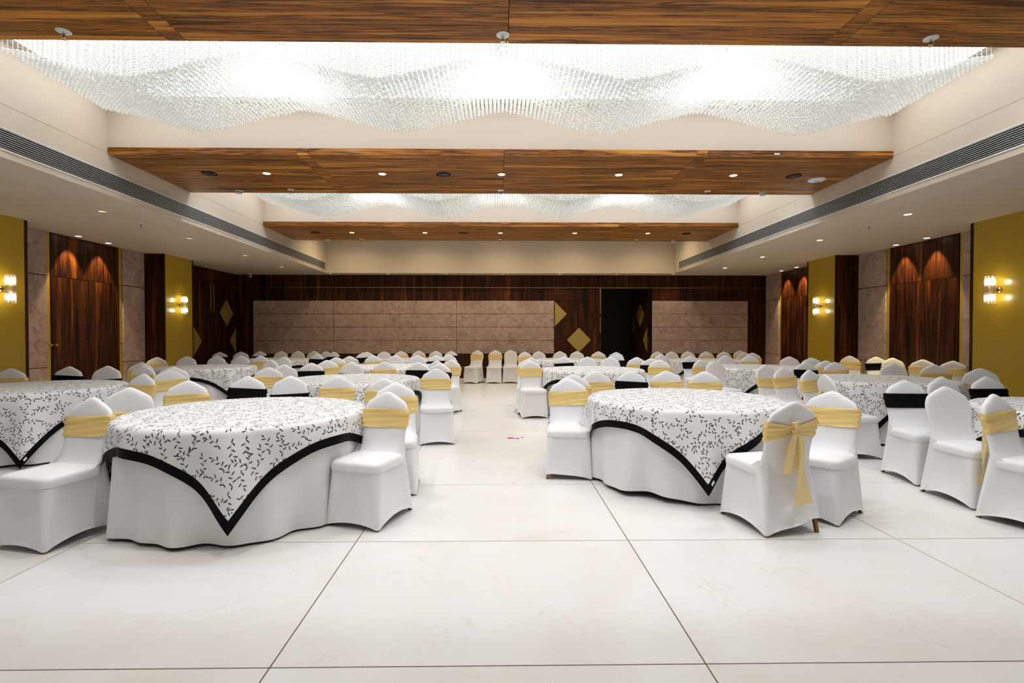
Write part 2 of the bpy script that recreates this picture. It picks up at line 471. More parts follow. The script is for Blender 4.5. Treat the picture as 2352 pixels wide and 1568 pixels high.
# passage behind the open door
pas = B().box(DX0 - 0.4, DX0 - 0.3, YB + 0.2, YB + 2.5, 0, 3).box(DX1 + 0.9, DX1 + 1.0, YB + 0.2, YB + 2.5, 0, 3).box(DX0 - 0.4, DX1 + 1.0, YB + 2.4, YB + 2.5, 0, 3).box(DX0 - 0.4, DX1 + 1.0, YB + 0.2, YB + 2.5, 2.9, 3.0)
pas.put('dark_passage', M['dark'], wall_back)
box('door_frame', M['black'], wall_back, DX1 - 0.03, DX1 + 0.03, YB - 0.01, YB + 0.2, 0, DZ)
# closed leaf
d5 = link('door_5', None); struct(d5, 'closed rosewood door leaf with two gold diamonds on the back wall', 'door')
box('door_leaf', M['wall_wood'], d5, 1.705, 3.13, YB - 0.03, YB, 0.01, 2.795, 0.002)
diamond(d5, (1.715, YB - 0.031, 2.01), 0.375, (0.365, 0, 0), (0, -1, 0), 'half+')
diamond(d5, (2.45, YB - 0.031, 1.22), 0.375, (0.365, 0, 0), (0, -1, 0))
def motif(parent, x0, z0, x1, z1):  # flat black strips standing in for the shade of the door grooves
    d = Vector((x1 - x0, 0, z1 - z0)).normalized(); n = Vector((-d.z, 0, d.x)) * 0.004
    a, b_ = Vector((x0, YB - 0.0305, z0)), Vector((x1, YB - 0.0305, z1))
    B().poly([a - n, b_ - n, b_ + n, a + n], (0, -1, 0), 0.001).put('groove_shade', M['black'], parent)
for q in ((2.08, 2.01, 2.45, 1.60), (2.45, 1.60, 3.11, 2.31), (2.08, 2.01, 2.45, 2.41), (2.45, 2.41, 3.11, 1.70), (2.82, 1.22, 3.11, 1.53), (2.82, 1.22, 3.11, 0.90), (1.72, 1.58, 2.09, 1.22), (1.72, 0.86, 2.09, 1.22)): motif(d5, *q)
box('groove_shade', M['black'], d5, 1.71, 3.12, YB - 0.0315, YB - 0.0305, 2.406, 2.414)
box('pull_handle', M['brass'], d5, 3.08, 3.115, YB - 0.06, YB - 0.03, 1.44, 1.92, 0.006)
box('edge_strip', M['brass'], d5, 3.09, 3.115, YB - 0.036, YB - 0.03, 2.02, 2.79)
# open leaf, swung away into the passage
ang = math.radians(86)
d6 = link('door_6', None, None, (DX1 - 0.03, YB + 0.02, 0), math.pi - ang); struct(d6, 'open rosewood door leaf swung into the dark passage', 'door')
B().box(0, 1.43, 0.0, 0.04, 0.01, 2.77).put('door_leaf', M['wall_wood'], d6)
diamond(d6, (0.74, 0.041, 2.0), 0.375, (0.37, 0, 0), (0, 1, 0))
diamond(d6, (0.10, 0.041, 1.22), 0.375, (0.36, 0, 0), (0, 1, 0), 'half+')
B().box(1.36, 1.39, 0.04, 0.07, 1.44, 1.92, 0.005).put('pull_handle', M['brass'], d6)

# wall behind the camera
struct(box('wall_front', M['cream'], None, XL - 0.2, XR + 0.2, YF - 0.2, YF, 0, ZS + 0.1), 'plain cream wall at the near end of the hall', 'wall')

# ------------------------------------------------------------------ ceiling
ceiling = struct(box('ceiling', M['white_paint'], None, CL - 0.6, CR + 0.6, YF - 0.2, YB + 0.3, ZREC, ZREC + 0.1), 'white ceiling of the raised coffer', 'ceiling')
def soff(nm, x0, x1, y0, y1, z0, z1): return box(nm, M['cream'], ceiling, x0, x1, y0, y1, z0, z1)
G = 0.003
for sg, xi, xo in ((-1, CL, XL), (1, CR, XR)):
    lo, hi = min(xi, xo), max(xi, xo)
    xs = sorted((xi, xi + sg * 0.62, xo))
    for a, b_ in zip(xs[:-1], xs[1:]):
        for y0, y1 in ((YF, 12.3), (12.3, YB)):
            soff('soffit_panel', a + (G if a != lo else 0), b_ - (G if b_ != hi else 0), y0 + (G if y0 > 0 else 0), y1 - (G if y1 < 13 else 0), ZS, ZS + 0.02)
    core = (xi + sg * 0.004, xo)
    soff('soffit_core', min(core), max(core), YF, YB, ZS + 0.02, ZREC)
    f0, f1 = sorted((xi, xi + sg * 0.004))
    soff('cove_panel', f0, f1, YF, YB - 0.5, ZS + 0.02, ZT - G)
    soff('cove_panel', f0, f1, YF, YB - 0.5, ZT + G, ZREC)
soff('soffit_panel', CL, CR, YC, YB, ZS, ZS + 0.02)
soff('soffit_core', CL, CR, YC + 0.004, YB, ZS + 0.02, ZREC)
soff('cove_panel', CL + 0.004, CR - 0.004, YC, YC + 0.004, ZS + 0.02, ZT + 0.04 - G)
soff('cove_panel', CL + 0.004, CR - 0.004, YC, YC + 0.004, ZT + 0.04 + G, ZREC)
soff('soffit_panel', CL, CR, YF, -1.6, ZS, ZREC)
for y0, y1 in BEAMS: soff('bulkhead', CL, CR, y0 + 0.03, y1 - 0.03, ZBEAM + 0.09, ZREC)

# ------------------------------------------------------------------ timber beams
bl_names = ('nearest wide timber beam across the top of the hall', 'middle timber beam between the two crystal chandeliers', 'farthest timber beam before the pale back coffer')
XS = [CL + 0.006, -2.61, -2.465, 0.075, 2.60, 2.745, CR - 0.006]
for (y0, y1), lab in zip(BEAMS, bl_names):
    t = thing('ceiling_beam', lab, 'beam', (0, y0, ZBEAM), group='timber ceiling beams')
    for a, b_ in zip(XS[:-1], XS[1:]):
        B().box(a + 0.002, b_ - 0.002, 0, y1 - y0, 0, 0.09, 0.0015).put('timber_panel', M['beam_wood'], t)
    B().box(CL + 0.006, CR - 0.006, 0.012, y1 - y0 - 0.012, 0.012, 0.0895).put('backing_board', M['black'], t)
tag(box('adhesive_label', M['paper'], None, 3.62, 3.69, 6.697, 6.6995, ZBEAM + 0.035, ZBEAM + 0.055), 'tiny white sticker on the front edge of the middle beam', 'label')

# ------------------------------------------------------------------ air grilles in the cove sides
for sg, xi, side in ((-1, CL, 'left'), (1, CR, 'right')):
    y1 = 14.98 if sg < 0 else 14.72
    t = thing('air_grille', 'long linear air grille in the %s cove face' % side, 'grille', (xi, 0, 3.26), group='linear air grilles')
    def gb(nm, mat, d0, d1, ya, yb, za, zb):
        a, b_ = sorted((-sg * d0, -sg * d1))
        return B().box(a, b_, ya, yb, za, zb).put(nm, mat, t)
    ya = -2.6
    gb('backing', M['black'], 0.0, 0.001, ya, y1, 0.0, 0.235)
    gb('frame', M['white_paint'], 0.0, 0.012, ya, y1, 0.0, 0.016)
    gb('frame', M['white_paint'], 0.0, 0.012, ya, y1, 0.219, 0.235)
    gb('frame', M['white_paint'], 0.0, 0.012, y1 - 0.016, y1, 0.016, 0.219)
    for i in range(9):
        z = 0.030 + i * 0.0222
        gb('slat', M['alu'], 0.001, 0.010, ya, y1 - 0.016, z, z + 0.0075)

# ================================================================== LAMPS AND CEILING FITTINGS
def ord_(i): return ('first', 'second', 'third', 'fourth', 'fifth', 'sixth', 'seventh', 'eighth', 'ninth', 'tenth')[i]

for (y0, y1, lab) in ((-1.55, 2.35, 'glowing white ceiling panel above the viewer, before the nearest beam'), (4.12, 6.70, 'glowing white ceiling panel above the nearer crystal chandelier'), (8.49, 11.05, 'glowing white ceiling panel above the farther crystal chandelier')):
    t = thing('light_panel', lab, 'light', (0, (y0 + y1) / 2, ZREC), group='luminous ceiling panels')
    h = (y1 - y0) / 2
    B().box(CL + 0.12, CR - 0.12, -h + 0.45, h - 0.16, -0.02, -0.012).put('diffuser', M['panel_light' if y0 > 0 else 'panel_near'], t)
    B().box(CL + 0.1, CR - 0.1, -h + 0.43, h - 0.14, -0.012, 0.0).put('tray', M['white_paint'], t)

# ---- chandeliers of crystal balls on bead strings
WAVE = 2.30
def wave_z(x):
    u = (x - 0.05) / WAVE
    f = abs(u - math.floor(u) - 0.5) * 2           # 1 at crest, 0 at trough
    c = 0.5 + 0.5 * math.cos(2 * math.pi * u)
    return 3.722 + 0.25 * (0.55 * f + 0.45 * c)
def ico(sub, r):
    bm = bmesh.new(); bmesh.ops.create_icosphere(bm, subdivisions=sub, radius=r)
    bm.verts.index_update()
    v = np.array([tuple(p.co) for p in bm.verts]); f = np.array([[p.index for p in q.verts] for q in bm.faces]); bm.free()
    return v, f
def scatter(name, base_v, base_f, pos, mat, smooth, scale=None):
    """many copies of one small solid in a single mesh"""
    pos = np.asarray(pos, dtype=np.float64); n = len(pos); k = len(base_v)
    bv = base_v[None, :, :] if scale is None else base_v[None, :, :] * np.asarray(scale)[:, None, :]
    v = (bv + pos[:, None, :]).reshape(-1, 3)
    f = (base_f[None, :, :] + (np.arange(n) * k)[:, None, None]).reshape(-1, base_f.shape[1])
    me = bpy.data.meshes.new(name)
    me.vertices.add(len(v)); me.vertices.foreach_set('co', v.ravel())
    m = base_f.shape[1]
    me.loops.add(len(f) * m); me.loops.foreach_set('vertex_index', f.ravel().astype(np.int32))
    me.polygons.add(len(f)); me.polygons.foreach_set('loop_start', np.arange(len(f), dtype=np.int32) * m)
    if smooth: me.polygons.foreach_set('use_smooth', np.ones(len(f), dtype=bool))
    me.materials.append(mat)
    me.update(calc_edges=True); me.validate()
    return me
bip_v = np.array([(0, 0, 1.0), (1, 0, 0), (-0.5, 0.866, 0), (-0.5, -0.866, 0), (0, 0, -1.0)])
bip_f = np.array([(0, 1, 2), (0, 2, 3), (0, 3, 1), (4, 2, 1), (4, 3, 2), (4, 1, 3)])
BR = 0.0205
ball_v2, ball_f2 = ico(2, BR); ball_v1, ball_f1 = ico(1, BR)
ball_me = mesh('crystal_ball', ball_v2, ball_f2, M['crystal'], True)
DXB, DYB, NX, NY = 0.0457, 0.0495, 101, 26
string_cache = {}
def string_mesh(n, pitch):
    key = (n, pitch)
    if key not in string_cache:
        pos = [(0, 0, -(i + 0.5) * pitch) for i in range(n)]
        string_cache[key] = scatter('bead_string', bip_v * np.array([0.0062, 0.0062, pitch * 0.5]), bip_f, pos, M['bead'], False)
    return string_cache[key]
def chandelier(y0, label, near):
    t = thing('crystal_chandelier', label, 'chandelier', (0.05, y0, ZREC - 0.02), group='wave chandeliers')
    top = ZREC - 0.02
    balls = []; beads = []; bsc = []
    count = 0
    for j in range(NY):
        for i in range(-NX + 1, NX):
            x = i * DXB + rng.normal(0, 0.0012); y = j * DYB + rng.normal(0, 0.0012)
            z = wave_z(x + 0.05) + rng.normal(0, 0.004) + BR - top
            n = 0
            if near and count < 300:
                o = link('crystal_ball', ball_me, t, (x, y, z)); o.rotation_euler = (0, 0, i)
            else:
                balls.append((x, y, z))
            pitch = 0.026 if (near and j < 5) else 0.055
            n = int((-z - BR) / pitch)
            if j > 6 and (i + j) % 2: n = 0           # the inner strings hang more sparsely
            if near and count < 300:
                link('bead_string', string_mesh(n, pitch), t, (x, y, z + BR + n * pitch))
            else:
                for q in range(n):
                    beads.append((x, y, z + BR + (q + 0.5) * pitch)); bsc.append((0.0062, 0.0062, pitch * 0.5))
            count += 1
    a = link('crystal_ball_field', scatter('crystal_ball_field', ball_v1, ball_f1, balls, M['crystal'], True), t); a['kind'] = 'stuff'
    a = link('bead_string_field', scatter('bead_string_field', bip_v, bip_f, beads, M['bead'], False, bsc), t); a['kind'] = 'stuff'
    for i in range(6):
        B().tube([(-0.12 + 0.048 * i, 0.02 + 0.03 * (i % 3), 0), (-0.12 + 0.048 * i, 0.02 + 0.03 * (i % 3), -0.40)], 0.0035, 6).put('support_wire', M['brass'], t)
    return t
chandelier(4.77, 'nearer wide crystal ball chandelier hanging in waves behind the first beam', True)
chandelier(9.08, 'farther wide crystal ball chandelier hanging in waves behind the middle beam', False)

def add_spot(parent, loc, energy, col, size, blend=0.6, rad=0.04, tilt=(0, 0)):
    d = bpy.data.lights.new('downlight_lamp', 'SPOT')
    d.energy = energy; d.color = col; d.spot_size = math.radians(size); d.spot_blend = blend; d.shadow_soft_size = rad
    o = bpy.data.objects.new('lamp', d); C.objects.link(o); o.parent = parent; o.location = loc
    o.rotation_euler = (tilt[0], tilt[1], 0)
ring_me = B().lathe([(0.062, 0.0), (0.062, -0.004), (0.05, -0.006), (0.046, 0.0)], 24, cap=False).mesh('trim_ring', M['white_paint'])
def lens_mesh(mat): return B().lathe([(0.046, -0.001), (0.046, -0.003)], 24).mesh('lens', mat)
lens_a, lens_b = lens_mesh(M['lens']), lens_mesh(M['lens_warm'])
def downlight(x, y, z, label, group, energy, lens=None, col=WARM, size=110, blend=0.7, tilt=(0, 0)):
    t = thing('downlight', label, 'downlight', (x, y, z), group=group)
    link('trim_ring', ring_me, t); link('lens', lens or lens_a, t)
    add_spot(t, (0, 0, -0.012), energy, col, size, blend, tilt=tilt)
def sprinkler(x, y, z, label):
    t = thing('fire_sprinkler', label, 'sprinkler', (x, y, z), group='fire sprinklers')
    B().lathe([(0.052, 0), (0.052, -0.004), (0.045, -0.008), (0.016, -0.009)], 22).put('cover_plate', M['plastic'], t, smooth=False)
    B().lathe([(0.012, -0.008), (0.012, -0.028), (0.008, -0.03)], 12).put('body', M['chrome'], t)
    B().lathe([(0.0045, -0.03), (0.0045, -0.052)], 8).put('bulb', M['red_glass'], t)
    B().tube([(0.011, 0, -0.028), (0.014, 0, -0.045), (0.004, 0, -0.058)], 0.0025).tube([(-0.011, 0, -0.028), (-0.014, 0, -0.045), (-0.004, 0, -0.058)], 0.0025).put('frame_arm', M['chrome'], t)
    B().lathe([(0.02, -0.058), (0.018, -0.061), (0.004, -0.062)], 14).put('deflector', M['chrome'], t)
def detector(x, y, z, label):
    t = thing('smoke_detector', label, 'detector', (x, y, z), group='smoke detectors')
    B().lathe([(0.062, 0), (0.062, -0.014), (0.055, -0.02)], 24).put('base', M['plastic'], t)
    B().lathe([(0.052, -0.02), (0.05, -0.028), (0.04, -0.031)], 24).put('vent_band', M['dark'], t)
    B().lathe([(0.05, -0.031), (0.044, -0.044), (0.02, -0.048)], 24).put('cap', M['plastic'], t)
def speaker(x, y, z, label):
    t = thing('ceiling_speaker', label, 'speaker', (x, y, z), group='ceiling speakers')
    B().lathe([(0.105, 0), (0.105, -0.005), (0.094, -0.007), (0.09, -0.002)], 28, cap=False).put('bezel', M['black'], t)
    B().lathe([(0.092, -0.002), (0.06, -0.006), (0.01, -0.008)], 28).put('grille', M['dark'], t)

RN = ('recess above the viewer', 'recess of the nearer chandelier', 'recess of the farther chandelier')
for r_, yy in enumerate((0.4, 5.40, 9.77)):
    for i in range(5):
        downlight(0.08 + (i - 2) * 2.1, yy - (0.98 if r_ else 0.0), ZREC - (0.021 if r_ == 0 else 0.0), '%s cool downlight from left in the %s' % (ord_(i), RN[r_]), 'recess downlights', SPOT_RECESS[r_], col=((0.95, 0.97, 1.0), (0.84, 0.92, 1.0), (0.84, 0.92, 1.0))[r_], size=140, blend=0.8)
    if r_:
        for i, x in enumerate((-2.25, 0.05, 2.35)):
            downlight(x, yy, ZREC - 0.021, '%s crest lamp from left in the %s' % (ord_(i), RN[r_]), 'recess downlights', SPOT_CREST, col=(0.90, 0.95, 1.0), size=150, blend=0.8)
for i in range(5):
    downlight(0.08 + (i - 2) * 2.1, 13.9, ZREC, '%s added warm fill lamp from left in the recess before the back wall' % ord_(i), 'recess downlights', 95.0, col=(1.0, 0.82, 0.50), size=150, blend=0.8)  # unseen lamps added to brighten the back coffer face
BN = ('nearest', 'middle', 'farthest')
lx = (-3.34, -1.68, 0.045, 1.75, 3.43)
for b, yy in ((0, 3.1), (1, 7.46), (2, 11.75)):
    for i, x in enumerate(lx):
        downlight(x, yy, ZBEAM, '%s round downlight from left in the %s timber beam' % (ord_(i), BN[b]), 'beam downlights', SPOT_BEAM * (2.6, 1.2, 1.5)[b], col=((1.0, 0.975, 0.95), WARM, (1.0, 0.95, 0.90))[b])
    if b:
        for i, x in enumerate((-4.17, -0.8, 4.33)):
            speaker(x, yy + 0.02, ZBEAM, '%s black round speaker from left in the %s timber beam' % (ord_(i), BN[b]))
for b, yy in ((0, 4.0), (1, 8.29), (2, 12.57)):
    for i, x in enumerate((-3.33, 0.035, 3.39)):
        sprinkler(x, yy, ZBEAM, '%s fire sprinkler from left on the %s timber beam' % (ord_(i), BN[b]))
    if b:
        for x, sd in ((-4.2, 'left'), (4.34, 'right')):
            detector(x, yy + 0.09, ZBEAM, 'white smoke detector at the %s end of the %s timber beam' % (sd, BN[b]))
sprinkler(-5.79, 8.4, ZS, 'fire sprinkler on the left side ceiling')
sprinkler(6.11, 8.38, ZS, 'fire sprinkler on the right side ceiling')
t = thing('wireless_access_point', 'white round access point at the right of the middle beam', 'access point', (4.77, 7.64, ZBEAM))
B().lathe([(0.125, 0), (0.125, -0.008), (0.10, -0.024), (0.05, -0.032), (0.01, -0.033)], 32).put('dome', M['plastic'], t, smooth=True)
B().lathe([(0.040, -0.034), (0.040, -0.036), (0.035, -0.036), (0.035, -0.034)], 28, cap=False).put('light_ring', M['blue'], t)
for i, y in enumerate((7.6, 9.71, 11.83, 13.8)):
    downlight(-5.8, y, ZS, '%s warm downlight from the camera in the left side ceiling' % ord_(i), 'side ceiling downlights', SPOT_LEFT, lens_b)
    downlight(6.14, y + 0.02, ZS, '%s white downlight from the camera in the right side ceiling' % ord_(i), 'side ceiling downlights', SPOT_RIGHT, col=(1.0, 0.93, 0.84))
for i, x in enumerate((-4.97, -3.27, -1.57, 0.13, 1.83, 3.53, 5.22)):
    downlight(x, 15.27, ZS, '%s small downlight from left along the back wall' % ord_(i), 'back wall downlights', SPOT_BACK * (0.15, 0.35, 1.2, 1.8, 1.8, 1.8, 1.6)[i], lens_b, col=(1.0, 0.90, 0.78), size=100)
WASH = (1.0, 0.80, 0.42)
for i, (x, y, lab) in enumerate(((-7.70, 9.52, 'nearer wall washer over the left double door'), (-7.70, 10.24, 'farther wall washer over the left double door'), (8.0, 9.48, 'nearer wall washer over the right double door'), (8.0, 10.22, 'farther wall washer over the right double door'), (8.0, 13.66, 'nearer wall washer beyond the far right pilaster'), (8.0, 14.40, 'farther wall washer beyond the far right pilaster'))):
    downlight(x, y, ZS, lab, 'door wall washers', SPOT_WASH, col=WASH, size=62, blend=0.35, tilt=(0, math.radians(9 if x < 0 else -9)))

# ---- wall sconces: brass plate, glass rods, two bulbs
rod_me = B().lathe([(0.0125, -0.215), (0.014, -0.205), (0.014, 0.205), (0.0125, 0.215)], 8).mesh('glass_rod', mk_crystal('ribbed_glass', (0.95, 0.95, 0.94), 0.35, 0.15), False)
def wire_mesh():
    pts = [(0.072 * math.cos(a), 0.072 * math.sin(a), 0) for a in np.linspace(0, 2 * math.pi, 25)]
    return B().tube(pts, 0.0022, 5, cap=False).mesh('brass_ring', M['brass'])
wire_me = wire_mesh()
bulb_me = B().lathe([(0.004, -0.04), (0.02, -0.034), (0.027, -0.01), (0.027, 0.014), (0.02, 0.036), (0.004, 0.042)], 14).mesh('bulb', M['bulb'], True)
holder_me = B().lathe([(0.016, -0.085), (0.022, -0.08), (0.022, -0.03), (0.03, -0.02), (0.03, 0.02), (0.022, 0.03), (0.022, 0.08), (0.016, 0.085)], 14).mesh('lamp_holder', M['brass'], True)
def sconce(sg, y, z, label):
    P = PL if sg < 0 else PR
    t = thing('wall_sconce', label, 'wall lamp', (P, y, z), group='brass and glass wall sconces')
    B().lathe([(0.052, 0.0), (0.052, 0.008), (0.044, 0.018), (0.02, 0.024)], 26, 'X').put('wall_plate', M['brass'], t, smooth=True).scale = (-sg, 1, 1)
    B().lathe([(0.013, 0.02), (0.013, 0.13)], 12, 'X').put('arm', M['brass'], t, smooth=True).scale = (-sg, 1, 1)
    cx = -sg * 0.14
    link('lamp_holder', holder_me, t, (cx, 0, 0))
    for k in range(9):
        a = 2 * math.pi * k / 9 + 0.2
        link('glass_rod', rod_me, t, (cx + 0.055 * math.cos(a), 0.055 * math.sin(a), 0))
    for k in range(5): link('brass_ring', wire_me, t, (cx, 0, -0.05 + 0.025 * k))
    for s in (-1, 1):
        link('bulb', bulb_me, t, (cx, 0, s * 0.12))
        d = bpy.data.lights.new('sconce_lamp', 'POINT'); d.energy = SCONCE; d.color = (1.0, 0.86, 0.60); d.shadow_soft_size = 0.028
        o = bpy.data.objects.new('lamp', d); C.objects.link(o); o.parent = t; o.location = (cx, 0, s * 0.12)
sconce(-1, 7.79, 2.07, 'brass and glass wall sconce at the left photo edge')
sconce(-1, 12.05, 2.07, 'brass and glass wall sconce on the far left ochre pilaster')
sconce(1, 12.05, 2.06, 'brass and glass wall sconce on the far right ochre pilaster')
sconce(1, 7.75, 2.07, 'brass and glass wall sconce on the near right ochre pilaster')

# ---- security camera
t = thing('security_camera', 'small white security camera in the far left ceiling corner', 'camera', (-7.36, 15.3, ZS))
B().lathe([(0.045, 0), (0.045, -0.02), (0.03, -0.03)], 18).put('mount', M['plastic'], t)
B().lathe([(0.0, -0.05), (0.03, -0.047), (0.045, -0.03), (0.045, 0.03), (0.03, 0.045)], 18, 'Y', (0, -0.01, -0.07)).put('housing', M['plastic'], t, smooth=True)
B().lathe([(0.026, -0.062), (0.03, -0.05)], 16, 'Y', (0, -0.01, -0.07)).put('lens', M['black'], t)

# ================================================================== TABLES
TZ, TR = 0.772, 0.90
TABLES = {
 'A1': (-2.03, 4.20, -71, 0.00, 'large round table front left'),
 'A2': (-2.03, 7.20, -62, 0.02, 'second table of left-centre column'),
 'A3': (-2.00, 10.0, -80, 0.00, 'third table of left-centre column'),
 'A4': (-2.08, 12.85, -60, 0.00, 'farthest table of left-centre column'),
 'L1': (-5.52, 6.15, -54, 0.09, 'nearest table by left wall'),
 'L2': (-5.60, 9.80, -32, 0.00, 'middle table by left wall'),
 'L3': (-5.64, 12.85, -75, 0.00, 'farthest table by left wall'),
 'B1': (1.80, 4.98, -99, 0.01, 'large round table front right'),
 'B2': (1.67, 9.10, -85, 0.00, 'second table of right-centre column'),
 'B3': (1.78, 12.6, -70, 0.00, 'farthest table of right-centre column'),
 'R1': (5.05, 4.10, -120, 0.00, 'nearest table by right wall'),
 'R2': (5.30, 7.05, -130, 0.00, 'second table by right wall'),
 'R3': (4.95, 9.70, -136, 0.00, 'third table by right wall'),
 'R4': (5.05, 12.35, -75, 0.00, 'farthest table by right wall'),
}
HALF = 1.078
def skirt_r(a, h, seed):
    A = 0.038 * h ** 1.1
    return TR - 0.004 + 0.004 * h + A * (0.7 * math.sin(11 * a + seed * 1.7) + 0.5 * math.sin(19 * a + seed) + 0.35 * math.sin(6 * a + 3 * seed))
def drape(u, v, seed, rot=0.0, lift=0.0, cu=0.0):
    """a point of the square overlay (its own flat metres) laid on the round table"""
    u = u + cu; v = v + cu
    r = math.hypot(u, v); ph = math.atan2(v, u)
    e = 0.018
    arc = e * math.pi / 2
    if r <= TR - e: return (u, v, TZ + lift)
    s = r - (TR - e)
    if s < arc:
        a = s / e; rad = TR - e + (e + lift) * math.sin(a); return (rad * math.cos(ph), rad * math.sin(ph), TZ - e + (e + lift) * math.cos(a))
    d = s - arc
    A = 0.022 * min(1.0, d / 0.25)
    rip = A * (math.sin(9 * ph + seed) + 0.6 * math.sin(16 * ph + 2.1 * seed))
    bulge = 0.0
    for k in range(4):
        q = math.pi / 4 + k * math.pi / 2
        dd = (ph - q + math.pi) % (2 * math.pi) - math.pi
        bulge += 0.16 * max(0.0, d - 0.05) * math.exp(-(dd / 0.13) ** 2)
    rad = TR + 0.012 + lift + 0.05 * d + rip + bulge + 0.012 * min(1, d / 0.1)
    z = TZ - e - d
    h = min(1.0, d / (TZ - 0.04))
    rad = max(rad, max(skirt_r(ph + rot + q, min(1.0, h + 0.05), seed) for q in (-0.05, 0.0, 0.05)) + 0.006 + lift)
    return (rad * math.cos(ph), rad * math.sin(ph), max(z, 0.012))
def grid_cloth(name, us, vs, mat, parent, seed, lift, cu, solid=0.0):
    v = [drape(u_, v_, seed, parent.rotation_euler.z, lift, cu) for v_ in vs for u_ in us]
    uv = [(u_ + seed, v_ + seed) for v_ in vs for u_ in us]
    n = len(us)
    f = [(j * n + i, j * n + i + 1, (j + 1) * n + i + 1, (j + 1) * n + i) for j in range(len(vs) - 1) for i in range(n - 1)]
    return link(name, mesh(name, v, f, mat, True, uv), parent)
def skirt_mesh(seed, lifts=()):
    n = 200
    levels = [(0.0, None), (0.55, None), (TR - 0.02, None)]
    v = []; f = []
    hs = np.linspace(0, 1, 17)
    def hem(ph):
        z = 0.016 + 0.012 * (1 + math.sin(3 * ph + seed)) * 0.5
        for c0, w0, h0 in lifts:
            dd = (ph - c0 + math.pi) % (2 * math.pi) - math.pi
            z += h0 * math.exp(-(dd / w0) ** 2)
        return z
    zt = TZ - 0.006
    ringz = []
    for r in (0.5, TR - 0.03, TR - 0.008):
        for i in range(n):
            a = 2 * math.pi * i / n; v.append((r * math.cos(a), r * math.sin(a), zt if r < TR - 0.01 else zt - 0.004))
    for h in hs[1:]:
        for i in range(n):
            a = 2 * math.pi * i / n
            z = (zt - 0.012) * (1 - h) + hem(a) * h
            rr = skirt_r(a, h, seed)
            v.append((rr * math.cos(a), rr * math.sin(a), z))
    for j in range(len(v) // n - 1):
        for i in range(n):
            a, b_ = j * n + i, j * n + (i + 1) % n
            f.append((a, b_, b_ + n, a + n) if j else (a, b_, b_ + n, a + n))
    f.append(tuple(range(n)))
    me = mesh('floor_cloth', v, f, M['skirt_cloth'], True)
    return me
top_me = B().lathe([(0.0, TZ - 0.036), (TR - 0.03, TZ - 0.036), (TR - 0.03, TZ - 0.010), (0.0, TZ - 0.010)], 48, cap=False).mesh('tabletop', plain('plywood', (0.35, 0.22, 0.11), 0.6))
tleg_me = B().tube([(0, 0, 0), (0, 0, TZ - 0.036)], 0.016, 8).mesh('leg', M['chrome'])
for k, (key, (x, y, deg, cu, phrase)) in enumerate(TABLES.items()):
    seed = 1.3 * k + 0.7
    t = thing('round_table', 'round table under white cloths, ' + phrase, 'table', (x, y, 0), group='round banquet tables')
    link('tabletop', top_me, t)
    for sx, sy in ((-0.45, -0.45), (0.45, -0.45), (-0.45, 0.45), (0.45, 0.45)): link('leg', tleg_me, t, (sx, sy, 0))
    lifts = ((math.radians(-125), 0.35, 0.035),) if key == 'B1' else ()
    o = link('floor_tablecloth', skirt_mesh(seed, lifts), None, (x, y, 0))
    tag(o, 'plain white floor-length cloth on ' + phrase, 'tablecloth', 'white floor-length tablecloths')
    # overlay: corner of the square points along deg
    ov = thing('table_overlay', 'leaf-patterned black-bordered overlay on ' + phrase, 'tablecloth', (x, y, 0), math.radians(deg - 45), group='leaf-patterned overlays')
    n = 97; bw = 0.062
    inner = np.linspace(-HALF + bw, HALF - bw, n)
    lift = 0.002
    grid_cloth('cloth', inner, inner, M['leaf'], ov, seed, lift, cu)
    bands = np.linspace(-HALF, -HALF + bw, 5)
    full = np.linspace(-HALF, HALF, 105)
    for side in range(4):
        if side == 0: us, vs = full, bands
        elif side == 1: us, vs = full, -bands[::-1]
        elif side == 2: us, vs = bands, inner
        else: us, vs = -bands[::-1], inner
        grid_cloth('border', us, vs, M['black_cloth'], ov, seed, lift + 0.001, cu)
    if key in ('B1', 'L1'):
        cs = (HALF - 0.11, HALF - 0.030)
        us = np.linspace(cs[0] - 0.022, cs[0] + 0.022, 3); vs = np.linspace(cs[1] - 0.011, cs[1] + 0.011, 3)
        grid_cloth('care_tag', us, vs, M['paper'], ov, seed, lift + 0.005, cu)

# ================================================================== CHAIRS
ZB0 = 0.41
def zt_(s):
    s = abs(s)
    z = 0.93 - 0.098 * (math.sqrt((s / 0.82) ** 2 + 0.03) - math.sqrt(0.03))
    if s > 0.74: z -= 0.085 * ((s - 0.74) / 0.26) ** 2
    return z
def W_(z): return float(np.interp(z, (0.40, 0.47, 0.53, 0.60, 0.70, 0.78, 0.93), (0.207, 0.203, 0.190, 0.188, 0.198, 0.207, 0.208)))
def yc_(z): return -0.172 - 0.098 * ((z - 0.44) / 0.49)
def surf(s, z, front):
    """a point on the padded back at width fraction s and height z"""
    ztop = zt_(s)
    t = min(max((z - ZB0) / (ztop - ZB0), 0.0), 1.0)
    th = 0.026 * math.sqrt(max(0.0, 1 - abs(s) ** 8)) * math.sqrt(max(0.0, 1 - t ** 22))
    y = yc_(z)
    if front:
        y += th + 0.085 * math.exp(-max(0.0, z - 0.44) / 0.05) * (1 - abs(s) ** 6) + 0.004 * math.cos(s * 3.0) * 0
    else:
        y -= th
    return (s * W_(z), y, z)
